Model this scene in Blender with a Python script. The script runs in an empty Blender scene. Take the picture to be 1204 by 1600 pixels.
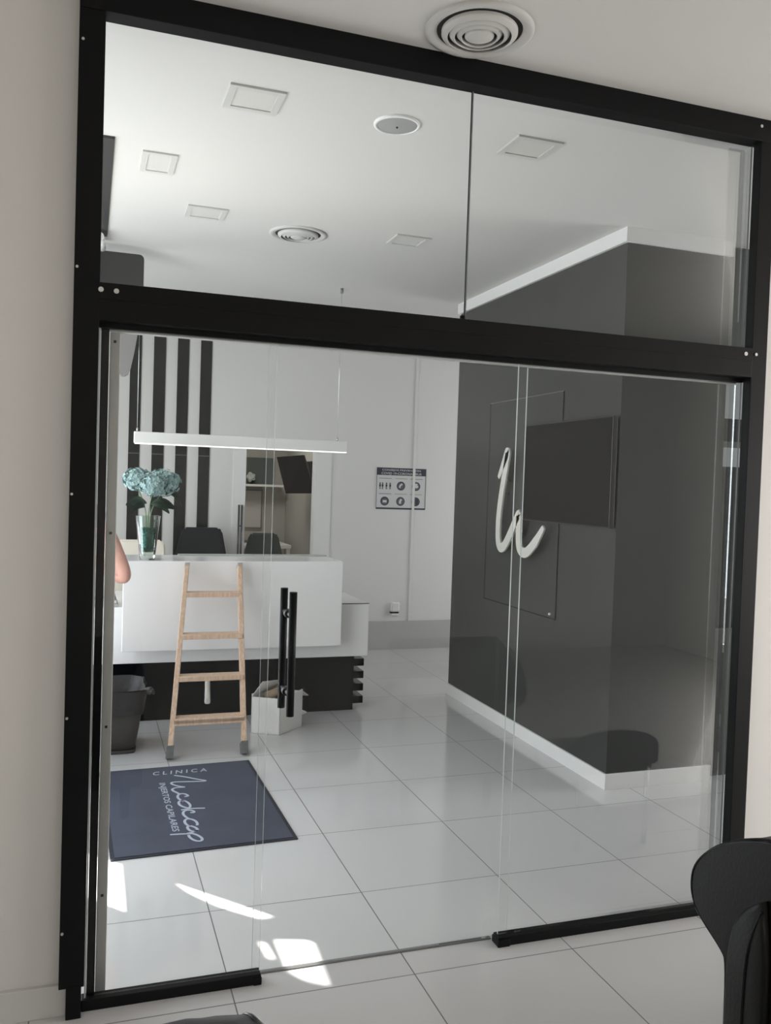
import bpy, bmesh, math, random
from mathutils import Vector, Matrix
random.seed(7)
SC = bpy.context.scene
COL = SC.collection
R = math.radians

# ------------------------------------------------------------------ camera
YAW, PITCH, ROLL = .3303, .0309, .0331
CAM = Vector((0, -2.7355, 1.62))
F = Vector((math.sin(YAW)*math.cos(PITCH), math.cos(YAW)*math.cos(PITCH), -math.sin(PITCH)))
R0 = Vector((math.cos(YAW), -math.sin(YAW), 0)); U0 = R0.cross(F)
RT = R0*math.cos(ROLL) + U0*math.sin(ROLL); UP = U0*math.cos(ROLL) - R0*math.sin(ROLL)
cd = bpy.data.cameras.new('camera'); cam = bpy.data.objects.new('camera', cd); COL.objects.link(cam)
cd.sensor_fit = 'VERTICAL'; cd.sensor_height = 24; cd.lens = 1356.98/1600*24; cd.clip_start = .02
m3 = Matrix((RT, UP, -F)).transposed()
cam.matrix_world = Matrix.Translation(CAM) @ m3.to_4x4()
SC.camera = cam

# ------------------------------------------------------------------ world, sun, daylight, added fills, exposure
SC.view_settings.view_transform = 'Standard'; SC.view_settings.look = 'None'
SC.view_settings.gamma = 1; SC.view_settings.use_curve_mapping = False
SC.view_settings.exposure = 0.9
w = bpy.data.worlds.new('world'); SC.world = w; w.use_nodes = True
bg = w.node_tree.nodes['Background']; bg.inputs[0].default_value = (.62, .78, 1, 1); bg.inputs[1].default_value = 1.2
try:
    SC.cycles.use_denoising = True
    SC.cycles.sample_clamp_indirect = 3.0
    SC.cycles.max_bounces = 10; SC.cycles.diffuse_bounces = 5; SC.cycles.glossy_bounces = 5
    SC.cycles.transparent_max_bounces = 24; SC.cycles.transmission_bounces = 8
    SC.cycles.caustics_reflective = False; SC.cycles.caustics_refractive = False
except Exception: pass
ELEV = R(40)
SUND = Vector((.66*math.cos(ELEV), -.751*math.cos(ELEV), -math.sin(ELEV))).normalized()
sd = bpy.data.lights.new('sun', 'SUN'); sd.energy = 14; sd.angle = R(.5); sd.color = (1, .97, .92)
so = bpy.data.objects.new('sun', sd); COL.objects.link(so); so.location = (-4, 4, 5)
so.rotation_euler = (-SUND).to_track_quat('Z', 'Y').to_euler()
def area(name, loc, direction, sx, sy, power, color):
    l = bpy.data.lights.new(name, 'AREA'); l.shape = 'RECTANGLE'; l.size = sx; l.size_y = sy; l.energy = power; l.color = color
    o = bpy.data.objects.new(name, l); COL.objects.link(o); o.location = loc
    o.rotation_euler = (-Vector(direction)).to_track_quat('Z', 'Y').to_euler(); return o
area('shopfront_daylight', (-.84, 2.10, 1.45), (1, 0, 0), 3.9, 2.4, 50, (.86, .93, 1))
area('waiting_room_left_fill', (-2.3, -2.6, 1.5), (1, .12, 0), 2.6, 1.8, 17, (1, .97, .93))  # added fill from the left; the wall there has no window
area('waiting_room_side_daylight', (5.8, -1.55, 1.5), (-1, 0, 0), 2.2, 1.9, 68, (1, .98, .97))
area('clinic_side_fill', (5.85, .74, 1.5), (-1, 0, 0), 1.1, 2.2, 26, (.92, .95, 1))  # added fill to brighten the floor on the right
area('corridor_fill', (4.9, 4.4, 1.5), (-1, 0, 0), 1.4, 2.2, 15, (.95, .97, 1))  # added fill to lift the back wall
_b = area('ceiling_glow_fill', (-.62, 1.9, .25), (.34, -.12, 1), .7, .5, 3.6, (1, .95, .88)); _b.data.spread = R(75)  # added upward lamp that makes the glow on the ceiling
area('office_fill', (1.5, 6.4, 2.52), (0, 0, -1), .6, .6, 7, (1, .97, .92))  # added fill for the office, no lamp fitting there

# ------------------------------------------------------------------ materials
MATS = {}
def mat(name, col, rough=.5, metal=0, spec=.5, bump=0, bscale=60, vary=0, vscale=3, coat=0, trans=0):
    if name in MATS: return MATS[name]
    m = bpy.data.materials.new(name); m.use_nodes = True; nt = m.node_tree; b = nt.nodes['Principled BSDF']
    b.inputs['Base Color'].default_value = (*col, 1); b.inputs['Roughness'].default_value = rough
    b.inputs['Metallic'].default_value = metal; b.inputs['Specular IOR Level'].default_value = spec
    if coat: b.inputs['Coat Weight'].default_value = coat; b.inputs['Coat Roughness'].default_value = .08
    tc = nt.nodes.new('ShaderNodeTexCoord')
    if vary:
        n = nt.nodes.new('ShaderNodeTexNoise'); n.inputs['Scale'].default_value = vscale; n.inputs['Detail'].default_value = 5
        nt.links.new(tc.outputs['Object'], n.inputs['Vector'])
        mr = nt.nodes.new('ShaderNodeMapRange'); mr.inputs['To Min'].default_value = 1-vary; mr.inputs['To Max'].default_value = 1+vary
        nt.links.new(n.outputs['Fac'], mr.inputs['Value'])
        mx = nt.nodes.new('ShaderNodeVectorMath'); mx.operation = 'SCALE'; mx.inputs[0].default_value = col
        nt.links.new(mr.outputs[0], mx.inputs['Scale']); nt.links.new(mx.outputs[0], b.inputs['Base Color'])
    if bump:
        n = nt.nodes.new('ShaderNodeTexNoise'); n.inputs['Scale'].default_value = bscale; n.inputs['Detail'].default_value = 4
        nt.links.new(tc.outputs['Object'], n.inputs['Vector'])
        bp = nt.nodes.new('ShaderNodeBump'); bp.inputs['Strength'].default_value = bump; bp.inputs['Distance'].default_value = .01
        nt.links.new(n.outputs['Fac'], bp.inputs['Height']); nt.links.new(bp.outputs[0], b.inputs['Normal'])
    MATS[name] = m; return m
def glass_mat(name, tint, ior=1.5, refl=1.0):
    if name in MATS: return MATS[name]
    m = bpy.data.materials.new(name); m.use_nodes = True; nt = m.node_tree; nt.nodes.clear()
    o = nt.nodes.new('ShaderNodeOutputMaterial'); t = nt.nodes.new('ShaderNodeBsdfTransparent'); g = nt.nodes.new('ShaderNodeBsdfGlossy')
    t.inputs[0].default_value = (*tint, 1); g.inputs['Roughness'].default_value = 0.0; g.inputs['Color'].default_value = (1, 1, 1, 1)
    fr = nt.nodes.new('ShaderNodeFresnel'); fr.inputs[0].default_value = ior
    ml = nt.nodes.new('ShaderNodeMath'); ml.operation = 'MULTIPLY'; ml.inputs[1].default_value = refl
    mx = nt.nodes.new('ShaderNodeMixShader')
    nt.links.new(fr.outputs[0], ml.inputs[0]); nt.links.new(ml.outputs[0], mx.inputs[0])
    nt.links.new(t.outputs[0], mx.inputs[1]); nt.links.new(g.outputs[0], mx.inputs[2]); nt.links.new(mx.outputs[0], o.inputs[0])
    MATS[name] = m; return m
def emit_mat(name, col, s):
    m = bpy.data.materials.new(name); m.use_nodes = True; b = m.node_tree.nodes['Principled BSDF']
    b.inputs['Base Color'].default_value = (*col, 1); b.inputs['Emission Color'].default_value = (*col, 1); b.inputs['Emission Strength'].default_value = s
    return m
def floor_mat():
    m = bpy.data.materials.new('polished_white_tile'); m.use_nodes = True; nt = m.node_tree; b = nt.nodes['Principled BSDF']
    geo = nt.nodes.new('ShaderNodeNewGeometry'); mp = nt.nodes.new('ShaderNodeMapping')
    mp.inputs['Location'].default_value = (-.4985+6, .095+6, 0)
    nt.links.new(geo.outputs['Position'], mp.inputs['Vector'])
    br = nt.nodes.new('ShaderNodeTexBrick'); br.offset = 0; br.offset_frequency = 1; br.squash = 1
    br.inputs['Scale'].default_value = 1; br.inputs['Brick Width'].default_value = .5965; br.inputs['Row Height'].default_value = .5995
    br.inputs['Mortar Size'].default_value = .0022; br.inputs['Mortar Smooth'].default_value = .15; br.inputs['Bias'].default_value = 0
    br.inputs['Color1'].default_value = (.61, .605, .60, 1); br.inputs['Color2'].default_value = (.63, .625, .62, 1); br.inputs['Mortar'].default_value = (.16, .155, .15, 1)
    nt.links.new(mp.outputs[0], br.inputs['Vector']); nt.links.new(br.outputs['Color'], b.inputs['Base Color'])
    mr = nt.nodes.new('ShaderNodeMapRange'); mr.inputs['To Min'].default_value = .09; mr.inputs['To Max'].default_value = .6
    nt.links.new(br.outputs['Fac'], mr.inputs['Value']); nt.links.new(mr.outputs[0], b.inputs['Roughness'])
    b.inputs['Specular IOR Level'].default_value = .6
    bp = nt.nodes.new('ShaderNodeBump'); bp.inputs['Strength'].default_value = .4; bp.inputs['Distance'].default_value = .002; bp.invert = True
    nt.links.new(br.outputs['Fac'], bp.inputs['Height'])
    nz = nt.nodes.new('ShaderNodeTexNoise'); nz.inputs['Scale'].default_value = 2.2; nz.inputs['Detail'].default_value = 2
    nt.links.new(geo.outputs['Position'], nz.inputs['Vector'])
    b2 = nt.nodes.new('ShaderNodeBump'); b2.inputs['Strength'].default_value = .05; b2.inputs['Distance'].default_value = .02
    nt.links.new(nz.outputs['Fac'], b2.inputs['Height']); nt.links.new(b2.outputs[0], bp.inputs['Normal'])
    nt.links.new(bp.outputs[0], b.inputs['Normal']); return m
def wood_mat():
    m = bpy.data.materials.new('pale_pine'); m.use_nodes = True; nt = m.node_tree; b = nt.nodes['Principled BSDF']
    tc = nt.nodes.new('ShaderNodeTexCoord'); mp = nt.nodes.new('ShaderNodeMapping'); mp.inputs['Scale'].default_value = (18, 18, 2)
    n = nt.nodes.new('ShaderNodeTexNoise'); n.inputs['Scale'].default_value = 4; n.inputs['Detail'].default_value = 6
    cr = nt.nodes.new('ShaderNodeValToRGB'); cr.color_ramp.elements[0].color = (.55, .37, .255, 1); cr.color_ramp.elements[1].color = (.74, .56, .42, 1)
    cr.color_ramp.elements[0].position = .3; cr.color_ramp.elements[1].position = .7
    nt.links.new(tc.outputs['Object'], mp.inputs[0]); nt.links.new(mp.outputs[0], n.inputs['Vector']); nt.links.new(n.outputs['Fac'], cr.inputs[0])
    nt.links.new(cr.outputs[0], b.inputs['Base Color']); b.inputs['Roughness'].default_value = .55; return m
PAINT = mat('white_wall_paint', (.76, .745, .715), .7, bump=.03, bscale=160)
FPAINT = mat('cream_wall_paint', (.72, .70, .67), .75, bump=.05, bscale=120)
CEIL = mat('ceiling_paint', (.62, .605, .575), .85, bump=.02, bscale=120)
TRIM = mat('white_trim', (.82, .81, .79), .45)
SKIRT = mat('pale_skirting_tile', (.62, .61, .59), .3)
DARKW = mat('charcoal_wall_lacquer', (.044, .046, .042), .26, spec=.4, vary=.03, vscale=1.5)
BLACKM = mat('black_powder_coat', (.006, .006, .0065), .45, spec=.16, bump=.02, bscale=300)
BLACKG = mat('black_gloss', (.004, .005, .006), .14, spec=.18)
STRIPE = mat('black_stripe_glass', (.014, .015, .014), .2)
WHITEG = mat('white_desk_lacquer', (.88, .87, .86), .18)
GREYT = mat('desk_top_edge', (.50, .51, .49), .3)
ALU = mat('pale_aluminium', (.62, .62, .60), .45, metal=.3)
STEEL = mat('polished_steel', (.90, .88, .81), .36, metal=.5)
CHROME = mat('chrome', (.8, .8, .8), .12, metal=1)
EDGE = mat('glass_edge_bright', (.56, .60, .58), .15)
EDGED = mat('glass_joint_grey', (.16, .17, .165), .3)
GLASS = glass_mat('clear_pane', (.985, .99, .985), 1.5, .36)
VGLASS = glass_mat('vase_glass', (.90, .94, .92), 1.6, 1.0)
LEATHER = mat('black_leather', (.0055, .0055, .005), .36, spec=.22, bump=.08, bscale=120, vary=.2, vscale=8)
BLUEL = mat('dark_blue_vinyl', (.022, .026, .036), .4)
BFAB = mat('black_mesh_fabric', (.010, .012, .016), .8, bump=.3, bscale=500)
CREAM = mat('cream_leather', (.74, .68, .58), .5)
TEALC = mat('grey_green_upholstery', (.075, .095, .085), .7)
WOOD = wood_mat()
RUBBER = mat('worn_grey_rubber', (.12, .12, .12), .85, bump=.3, bscale=80, vary=.4, vscale=30)
MATF = mat('navy_mat_pile', (.060, .068, .098), .95, bump=.5, bscale=420, vary=.25, vscale=5)
MATB = mat('mat_rubber_border', (.018, .02, .032), .7)
INK = mat('pale_blue_print', (.42, .45, .52), .9)
CARD = mat('white_cardboard', (.84, .83, .80), .7, bump=.1, bscale=40)
BAG = mat('black_bin_bag', (.045, .043, .040), .55, bump=.6, bscale=18)
BIN = mat('dark_grey_bin_plastic', (.075, .068, .062), .5, bump=.1, bscale=30, vary=.25, vscale=6)
SCREEN = mat('tv_screen', (.004, .004, .005), .35, spec=.14)
NAVY = mat('poster_navy', (.025, .032, .055), .5)
PAPER = mat('poster_white', (.66, .66, .65), .5)
GOLD = mat('poster_olive', (.33, .31, .17), .6)
BROWN = mat('kraft_tube', (.42, .32, .24), .8)
SKIN = mat('skin', (.72, .40, .32), .5, bump=.05, bscale=200)
SHIRT = mat('grey_shirt', (.25, .27, .30), .9, bump=.2, bscale=200)
JEANS = mat('dark_trousers', (.03, .04, .07), .9, bump=.2, bscale=300)
HAIR = mat('brown_hair', (.04, .025, .015), .7, bump=.5, bscale=200)
PETAL = mat('dusty_teal_petals', (.37, .52, .51), .85, vary=.45, vscale=40)
LEAF = mat('deep_green_leaf', (.035, .075, .045), .5)
STEM = mat('green_stem', (.20, .30, .15), .6)
BEAD = mat('teal_glass_beads', (.03, .20, .16), .25, vary=.6, vscale=90)
GREYP = mat('warm_grey_plastic', (.24, .23, .225), .5)
DGREY = mat('dark_grey_panel', (.030, .030, .029), .45)
DIFF = mat('lamp_diffuser_off', (.60, .59, .55), .5)
LFRAME = mat('lamp_frame', (.56, .55, .52), .5)
DARKIN = mat('vent_dark_interior', (.02, .02, .018), .9)
PENDL = emit_mat('lit_diffuser', (1, .98, .94), .45)
DPANEL = mat('dark_reflection_band', (.015, .016, .015), .15)
MGREY = mat('mid_grey_panel', (.11, .115, .11), .3)
LGREY = mat('light_reflection_band', (.34, .36, .36), .3)

# ------------------------------------------------------------------ mesh helpers
def merge(bm, b2, mi=0, M=None):
    if M is not None: bmesh.ops.transform(b2, matrix=M, verts=b2.verts)
    for f in b2.faces: f.material_index = mi
    me = bpy.data.meshes.new('t'); b2.to_mesh(me); b2.free(); bm.from_mesh(me); bpy.data.meshes.remove(me)
def box(bm, lo, hi, bev=0, mi=0, M=None, seg=2):
    b = bmesh.new(); bmesh.ops.create_cube(b, size=1)
    s = [hi[i]-lo[i] for i in range(3)]; c = [(hi[i]+lo[i])/2 for i in range(3)]
    bmesh.ops.scale(b, vec=s, verts=b.verts); bmesh.ops.translate(b, vec=c, verts=b.verts)
    if bev: bmesh.ops.bevel(b, geom=b.edges[:], offset=bev, segments=seg, profile=.5, affect='EDGES')
    merge(bm, b, mi, M); return bm
def B(lo, hi, bev=0, mi=0): return box(bmesh.new(), lo, hi, bev, mi)
def tube(bm, pts, r, n=10, mi=0, closed=False, cap=True):
    pts = [Vector(p) for p in pts]; N = len(pts); rs = r if isinstance(r, (list, tuple)) else [r]*N
    if len(rs) != N: rs = [rs[min(len(rs)-1, int(i*(len(rs)-1)/(N-1)+.5))] for i in range(N)]
    rings = []; up = None
    for i, p in enumerate(pts):
        a = pts[(i-1) % N] if (closed or i > 0) else p; c = pts[(i+1) % N] if (closed or i < N-1) else p
        t = (c-a).normalized()
        if up is None: up = Vector((0, 0, 1)) if abs(t.z) < .9 else Vector((1, 0, 0))
        s = t.cross(up).normalized(); up = s.cross(t).normalized()
        rings.append([bm.verts.new(p + (s*math.cos(2*math.pi*k/n) + up*math.sin(2*math.pi*k/n))*rs[i]) for k in range(n)])
    M = N if closed else N-1
    for i in range(M):
        A, C = rings[i], rings[(i+1) % N]
        for k in range(n):
            f = bm.faces.new((A[k], A[(k+1) % n], C[(k+1) % n], C[k])); f.material_index = mi; f.smooth = True
    if cap and not closed:
        f = bm.faces.new(rings[0][::-1]); f.material_index = mi; f = bm.faces.new(rings[-1]); f.material_index = mi
    return bm
def lathe(bm, prof, c=(0, 0, 0), n=40, mi=0, flip=1):
    rings = []
    for r, z in prof:
        if r < 1e-5: rings.append([bm.verts.new((c[0], c[1], c[2]+z*flip))])
        else: rings.append([bm.verts.new((c[0]+r*math.cos(2*math.pi*k/n), c[1]+r*math.sin(2*math.pi*k/n), c[2]+z*flip)) for k in range(n)])
    for a, b in zip(rings, rings[1:]):
        for k in range(n):
            q = [a[k % len(a)], a[(k+1) % len(a)], b[(k+1) % len(b)], b[k % len(b)]]
            u = []
            for v in q:
                if v not in u: u.append(v)
            if len(u) > 2:
                f = bm.faces.new(u); f.material_index = mi; f.smooth = True
    bmesh.ops.recalc_face_normals(bm, faces=bm.faces[:]); return bm
def prism(bm, pts, vec, mi=0, smooth=False):
    """polygon (3d points, any plane) pushed along vec"""
    vec = Vector(vec); a = [bm.verts.new(Vector(p)) for p in pts]; b = [bm.verts.new(Vector(p)+vec) for p in pts]; n = len(pts)
    fs = [bm.faces.new(a[::-1]), bm.faces.new(b)]
    for i in range(n):
        f = bm.faces.new((a[i], a[(i+1) % n], b[(i+1) % n], b[i])); f.smooth = smooth; fs.append(f)
    for f in fs: f.material_index = mi
    bmesh.ops.recalc_face_normals(bm, faces=fs); return bm
def obj(name, bm, mats, parent=None, label=None, smooth=False):
    me = bpy.data.meshes.new(name)
    if smooth:
        for f in bm.faces: f.smooth = True
    bm.to_mesh(me); bm.free()
    for m in (mats if isinstance(mats, (list, tuple)) else [mats]): me.materials.append(m)
    o = bpy.data.objects.new(name, me); COL.objects.link(o)
    if parent is not None:
        o.parent = parent; o.matrix_parent_inverse = Matrix.Translation(parent.location).inverted() if parent.type == 'EMPTY' else Matrix()
    if label: o['label'] = label
    return o
def tag(o, label, cat, group=None):
    o['label'] = label; o['category'] = cat
    if group: o['group'] = group
    return o
def thing(name, label, cat, loc=(0, 0, 0), group=None):
    o = bpy.data.objects.new(name, None); COL.objects.link(o); o.location = loc; o.empty_display_size = .05
    return tag(o, label, cat, group)
def struct(name, bm, m, parent=None):
    o = obj(name, bm, m, parent)
    if parent is None: o['kind'] = 'structure'
    return o
def dup(root, loc, label=None):
    def cp(o, p):
        c = o.copy(); COL.objects.link(c)
        if p is not None: c.parent = p; c.matrix_parent_inverse = o.matrix_parent_inverse.copy()
        for ch in o.children: cp(ch, c)
        return c
    r = cp(root, None); r.location = loc
    if label: r['label'] = label
    return r
def smooth_poly(pts, it=2, closed=False):
    pts = [Vector(p) for p in pts]
    for _ in range(it):
        q = []; n = len(pts)
        if not closed: q.append(pts[0])
        for i in range(n if closed else n-1):
            a, b = pts[i], pts[(i+1) % n]; q += [a*.75+b*.25, a*.25+b*.75]
        if not closed: q.append(pts[-1])
        pts = q
    return pts
def ribbon(bm, pts, width, normal, th, mi=0):
    """flat stroke of given width following pts in the plane with that normal"""
    pts = [Vector(p) for p in pts]; nr = Vector(normal).normalized(); N = len(pts); L = []; Rr = []
    ws = width if isinstance(width, (list, tuple)) else [width]*N
    for i, p in enumerate(pts):
        t = (pts[min(i+1, N-1)]-pts[max(i-1, 0)]).normalized(); s = t.cross(nr).normalized()*ws[i]/2
        L.append(p+s); Rr.append(p-s)
    va = [[bm.verts.new(q) for q in (L[i], Rr[i], Rr[i]+nr*th, L[i]+nr*th)] for i in range(N)]
    fs = []
    for a, b in zip(va, va[1:]):
        for k in range(4): fs.append(bm.faces.new((a[k], a[(k+1) % 4], b[(k+1) % 4], b[k])))
    fs.append(bm.faces.new(va[0])); fs.append(bm.faces.new(va[-1][::-1]))
    for f in fs: f.material_index = mi
    bmesh.ops.recalc_face_normals(bm, faces=fs); return bm
def text_bm(bm, body, O, X, Y, lift, mi=0, bold=0.0):
    """built-in font lettering, stretched so its box has sides X (reading) and Y (cap height) from O"""
    c = bpy.data.curves.new('txt', 'FONT'); c.body = body; c.size = 1; c.offset = bold; c.resolution_u = 3
    o = bpy.data.objects.new('txt', c); COL.objects.link(o)
    dg = bpy.context.evaluated_depsgraph_get(); me = bpy.data.meshes.new_from_object(o.evaluated_get(dg))
    bpy.data.objects.remove(o); bpy.data.curves.remove(c)
    b2 = bmesh.new(); b2.from_mesh(me); bpy.data.meshes.remove(me)
    xs = [v.co.x for v in b2.verts]; ys = [v.co.y for v in b2.verts]
    x0, x1, y0, y1 = min(xs), max(xs), min(ys), max(ys); O, X, Y, lift = Vector(O), Vector(X), Vector(Y), Vector(lift)
    for v in b2.verts: v.co = O + X*((v.co.x-x0)/(x1-x0)) + Y*((v.co.y-y0)/(y1-y0)) + lift
    merge(bm, b2, mi); return bm
def disc(bm, c, r, ax, ay, th, mi=0, n=24):
    c, ax, ay, th = Vector(c), Vector(ax), Vector(ay), Vector(th)
    return prism(bm, [c+ax*r*math.cos(2*math.pi*k/n)+ay*r*math.sin(2*math.pi*k/n) for k in range(n)], th, mi)

H = 3.04; YB = 5.33
# ------------------------------------------------------------------ setting
struct('floor', B((-3.2, -5.2, -.12), (6.2, 8.2, 0)), floor_mat())
struct('ceiling', box(B((-3.2, -5.2, H), (6.2, .1, H+.15)), (-1.0, .1, H), (6.2, 8.2, H+.15)), CEIL)
# front wall that carries the glass partition
struct('wall_front_left', B((-3, -.01, 0), (-.052, .10, H)), FPAINT)
struct('wall_front_right', box(B((2.436, -.01, 0), (6, .0, H)), (2.60, .0, 0), (6, .10, H)), PAINT)
struct('baseboard_front_left', B((-3, -.026, 0), (-.031, -.01, .095), .002), SKIRT)
struct('baseboard_front_right', B((2.436, -.026, 0), (6, -.01, .095), .002), SKIRT)
# waiting room where the camera stands
struct('wall_waiting_left', B((-2.5, -5.1, 0), (-2.38, -.01, H)), FPAINT)
struct('wall_waiting_rear', B((-2.5, -5.2, 0), (6.0, -5.08, H)), FPAINT)
struct('wall_waiting_right', B((5.9, -5.1, 0), (6.02, -.01, H)), PAINT)
# clinic: left side is the shopfront, opening sized for the sun patches, with an added sun mask
bm = bmesh.new()
box(bm, (-1.0, .10, 0), (-.9, 1.76, H)); box(bm, (-1.0, 3.3, 0), (-.9, YB, H)); box(bm, (-1.0, 1.76, 2.75), (-.9, 3.3, H))
struct('wall_shopfront', bm, PAINT)
bm = bmesh.new()
for y in (1.74, 2.28, 3.24): box(bm, (-.97, y, 0), (-.91, y+.06, 2.75))
box(bm, (-.97, 1.74, 2.69), (-.91, 3.3, 2.75)); box(bm, (-.97, 2.34, 1.32), (-.91, 3.24, 1.38))
struct('window_1', bm, BLACKM)
struct('wall_back', box(box(box(bmesh.new(), (-1, YB, 0), (1.38, YB+.1, H)), (2.04, YB, 0), (6, YB+.1, H)), (1.38, YB, 1.985), (2.04, YB+.1, H)), PAINT)
struct('wall_side_far', B((6, -5, 0), (6.1, 8, H)), PAINT)
struct('baseboard_back', B((2.2, YB-.014, 0), (6, YB, .28)), mat('grey_wall_tile', (.50, .49, .47), .25))
struct('trim_1', B((3.035, YB-.012, .28), (3.062, YB, H), .003), PAINT)
bm = bmesh.new(); box(bm, (1.265, YB-.018, 0), (1.38, YB, 1.99)); box(bm, (2.04, YB-.018, 0), (2.20, YB, 1.99))
struct('trim_2', bm, TRIM)
struct('wall_block', B((2.704, 1.30, 0), (3.386, 3.50, H)), DARKW)
struct('trim_3', box(box(bmesh.new(), (2.684, 1.28, 2.962), (3.386, 1.30, H)), (2.684, 1.30, 2.962), (2.704, 3.52, H)), TRIM)
struct('baseboard_block', box(box(bmesh.new(), (2.69, 1.286, 0), (3.386, 1.30, .086), .002), (2.69, 1.30, 0), (2.704, 3.514, .086), .002), TRIM)
# glossy door wall right of the dark block, reflections painted as grey bands
bm = B((3.386, 1.36, 0), (5.9, 1.46, H), 0, 0)
for z0, z1, mi in ((0, .86, 3), (.86, 1.79, 1), (1.79, 1.90, 2), (1.90, 1.935, 3), (1.935, 2.065, 1), (2.065, 2.30, 2)):
    box(bm, (3.387, 1.352, z0), (5.8, 1.361, z1), 0, mi)
struct('door_1', bm, [MGREY, DPANEL, LGREY, mat('olive_reflection_band', (.085, .085, .075), .3)])
# office behind the doorway
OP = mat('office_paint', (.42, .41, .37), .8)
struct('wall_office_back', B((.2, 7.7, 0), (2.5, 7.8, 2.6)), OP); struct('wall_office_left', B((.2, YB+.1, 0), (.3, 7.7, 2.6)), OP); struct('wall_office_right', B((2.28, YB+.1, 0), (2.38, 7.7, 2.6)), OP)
struct('ceiling_office', B((.2, YB+.1, 2.6), (2.5, 7.8, 2.66)), CEIL)

# ------------------------------------------------------------------ glass partition
t = thing('glass_partition', 'tall black metal framed glass partition with a transom above sliding glass door', 'partition')
FY0, FY1 = -.05, -.008
obj('frame_post', box(box(bmesh.new(), (-.052, FY0, .094), (.020, FY1, H), .002), (-.031, FY0-.002, 0), (.012, FY1, .10), .002), BLACKM, t)
obj('frame_post', B((2.366, FY0, 0), (2.436, FY1, H), .002), BLACKM, t)
obj('frame_post', B((.027, .010, 0), (.0505, .052, 2.072), .001), BLACKM, t)
obj('seal_strip', B((.0205, -.0075, .034), (.0255, -.001, 2.07)), EDGE, t, 'thin pale seal strip beside the left post')
obj('top_beam', B((-.05, FY0-.004, 2.958), (2.436, .012, H), .002), BLACKM, t)
bm = B((.018, FY0-.001, 2.074), (2.368, .012, 2.184), .002); box(bm, (.018, FY0-.0025, 2.135), (2.368, FY0, 2.183), .001)
box(bm, (.02, -.01, 2.058), (2.366, .006, 2.076), .001)
obj('transom_beam', bm, BLACKM, t)
obj('door_track', B((.022, .026, 2.056), (2.366, .056, 2.078), .002), ALU, t, 'thin aluminium track under the transom')
def pane(name, x0, x1, y, z0, z1, el, er, parent, label=None):
    bm = bmesh.new(); th = .008
    box(bm, (x0, y, z0), (x1, y+th, z1))
    for f in bm.faces:
        n = f.normal; f.material_index = 0
        if n.x < -.5: f.material_index = el
        if n.x > .5: f.material_index = er
    return obj(name, bm, [GLASS, EDGE, EDGED], parent, label)
pane('fixed_pane', .022, .558, 0, .034, 2.06, 1, 1, t)
pane('fixed_pane', 1.413, 2.368, 0, .034, 2.06, 1, 2, t)
pane('side_pane', 2.288, 2.366, .030, .034, 2.95, 0, 0, t)
pane('transom_pane', .022, 1.199, 0, 2.183, 2.96, 1, 2, t)
pane('transom_pane', 1.203, 2.368, 0, 2.183, 2.96, 2, 2, t)
obj('joint_strip', B((1.199, -.0015, 2.183), (1.203, .0095, 2.96)), EDGED, t)
obj('clip', lathe(bmesh.new(), [(0, 0), (.009, 0), (.009, .012), (0, .012)], (1.188, -.008, 2.19), 14), BLACKM, t)
bm = B((.012, -.022, 0), (.56, .022, .034), .003); box(bm, (.535, -.026, 0), (.562, .024, .026), .003)
obj('bottom_channel', bm, BLACKM, t)
bm = B((1.405, -.022, 0), (2.366, .022, .034), .003); box(bm, (1.402, -.028, 0), (1.45, .026, .026), .003)
obj('bottom_channel', bm, BLACKM, t)
obj('floor_guide', B((.56, .036, 0), (1.405, .054, .004)), mat('dull_steel', (.22, .22, .22), .4, metal=.6), t)
bm = B((.0525, .056, 0), (.084, .066, 2.072), .002)
obj('wall_profile', bm, ALU, t, 'pale aluminium upright behind the left glass')
bm = bmesh.new()
for z in (2.03, 1.445, .845, .316): box(bm, (.064, .0535, z-.004), (.072, .0565, z+.004), .001)
obj('upright_screw', bm, mat('screw_dark', (.05, .05, .05), .4, metal=.8), t)
SCR = mat('silver_screw', (.75, .75, .74), .3, metal=.7)
for x, z, r in [(-.041, 2.868, .004), (-.044, 2.221, .004), (-.045, 1.564, .004), (-.045, .906, .004), (-.045, .264, .004), (.023, 2.162, .0075), (.066, 2.161, .0075), (2.335, 2.160, .0075), (2.383, 2.161, .006), (2.36, 3.012, .006)]:
    b = bmesh.new(); disc(b, (x, FY0-.0045, z), r, (1, 0, 0), (0, 0, 1), (0, .004, 0), 0, 14)
    obj('screw', b, SCR, t)
d = thing('sliding_glass_door', 'frameless clear glass sliding door leaf with a black bar handle in the partition', 'door', (.54, .04, .006))
pane('door_pane', .541, 1.470, .040, .006, 2.066, 2, 1, d)
def bar(y, z0, z1, x=.628):
    b = bmesh.new(); tube(b, [(x, y, z0), (x, y, z1)], .0125, 20); return b
obj('handle_bar', bar(-.024, .868, 1.268), BLACKM, d, 'black bar on the near side of the glass')
obj('handle_bar', bar(.112, .862, 1.265), BLACKM, d, 'black bar on the far side of the glass')
for z in (1.19, .935):
    b = bmesh.new(); tube(b, [(.628, -.02, z), (.628, .11, z)], .007, 14); tube(b, [(.628, .030, z), (.628, .058, z)], .014, 18)
    obj('standoff', b, mat('dark_steel', (.12, .12, .12), .3, metal=.9), d)

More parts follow.
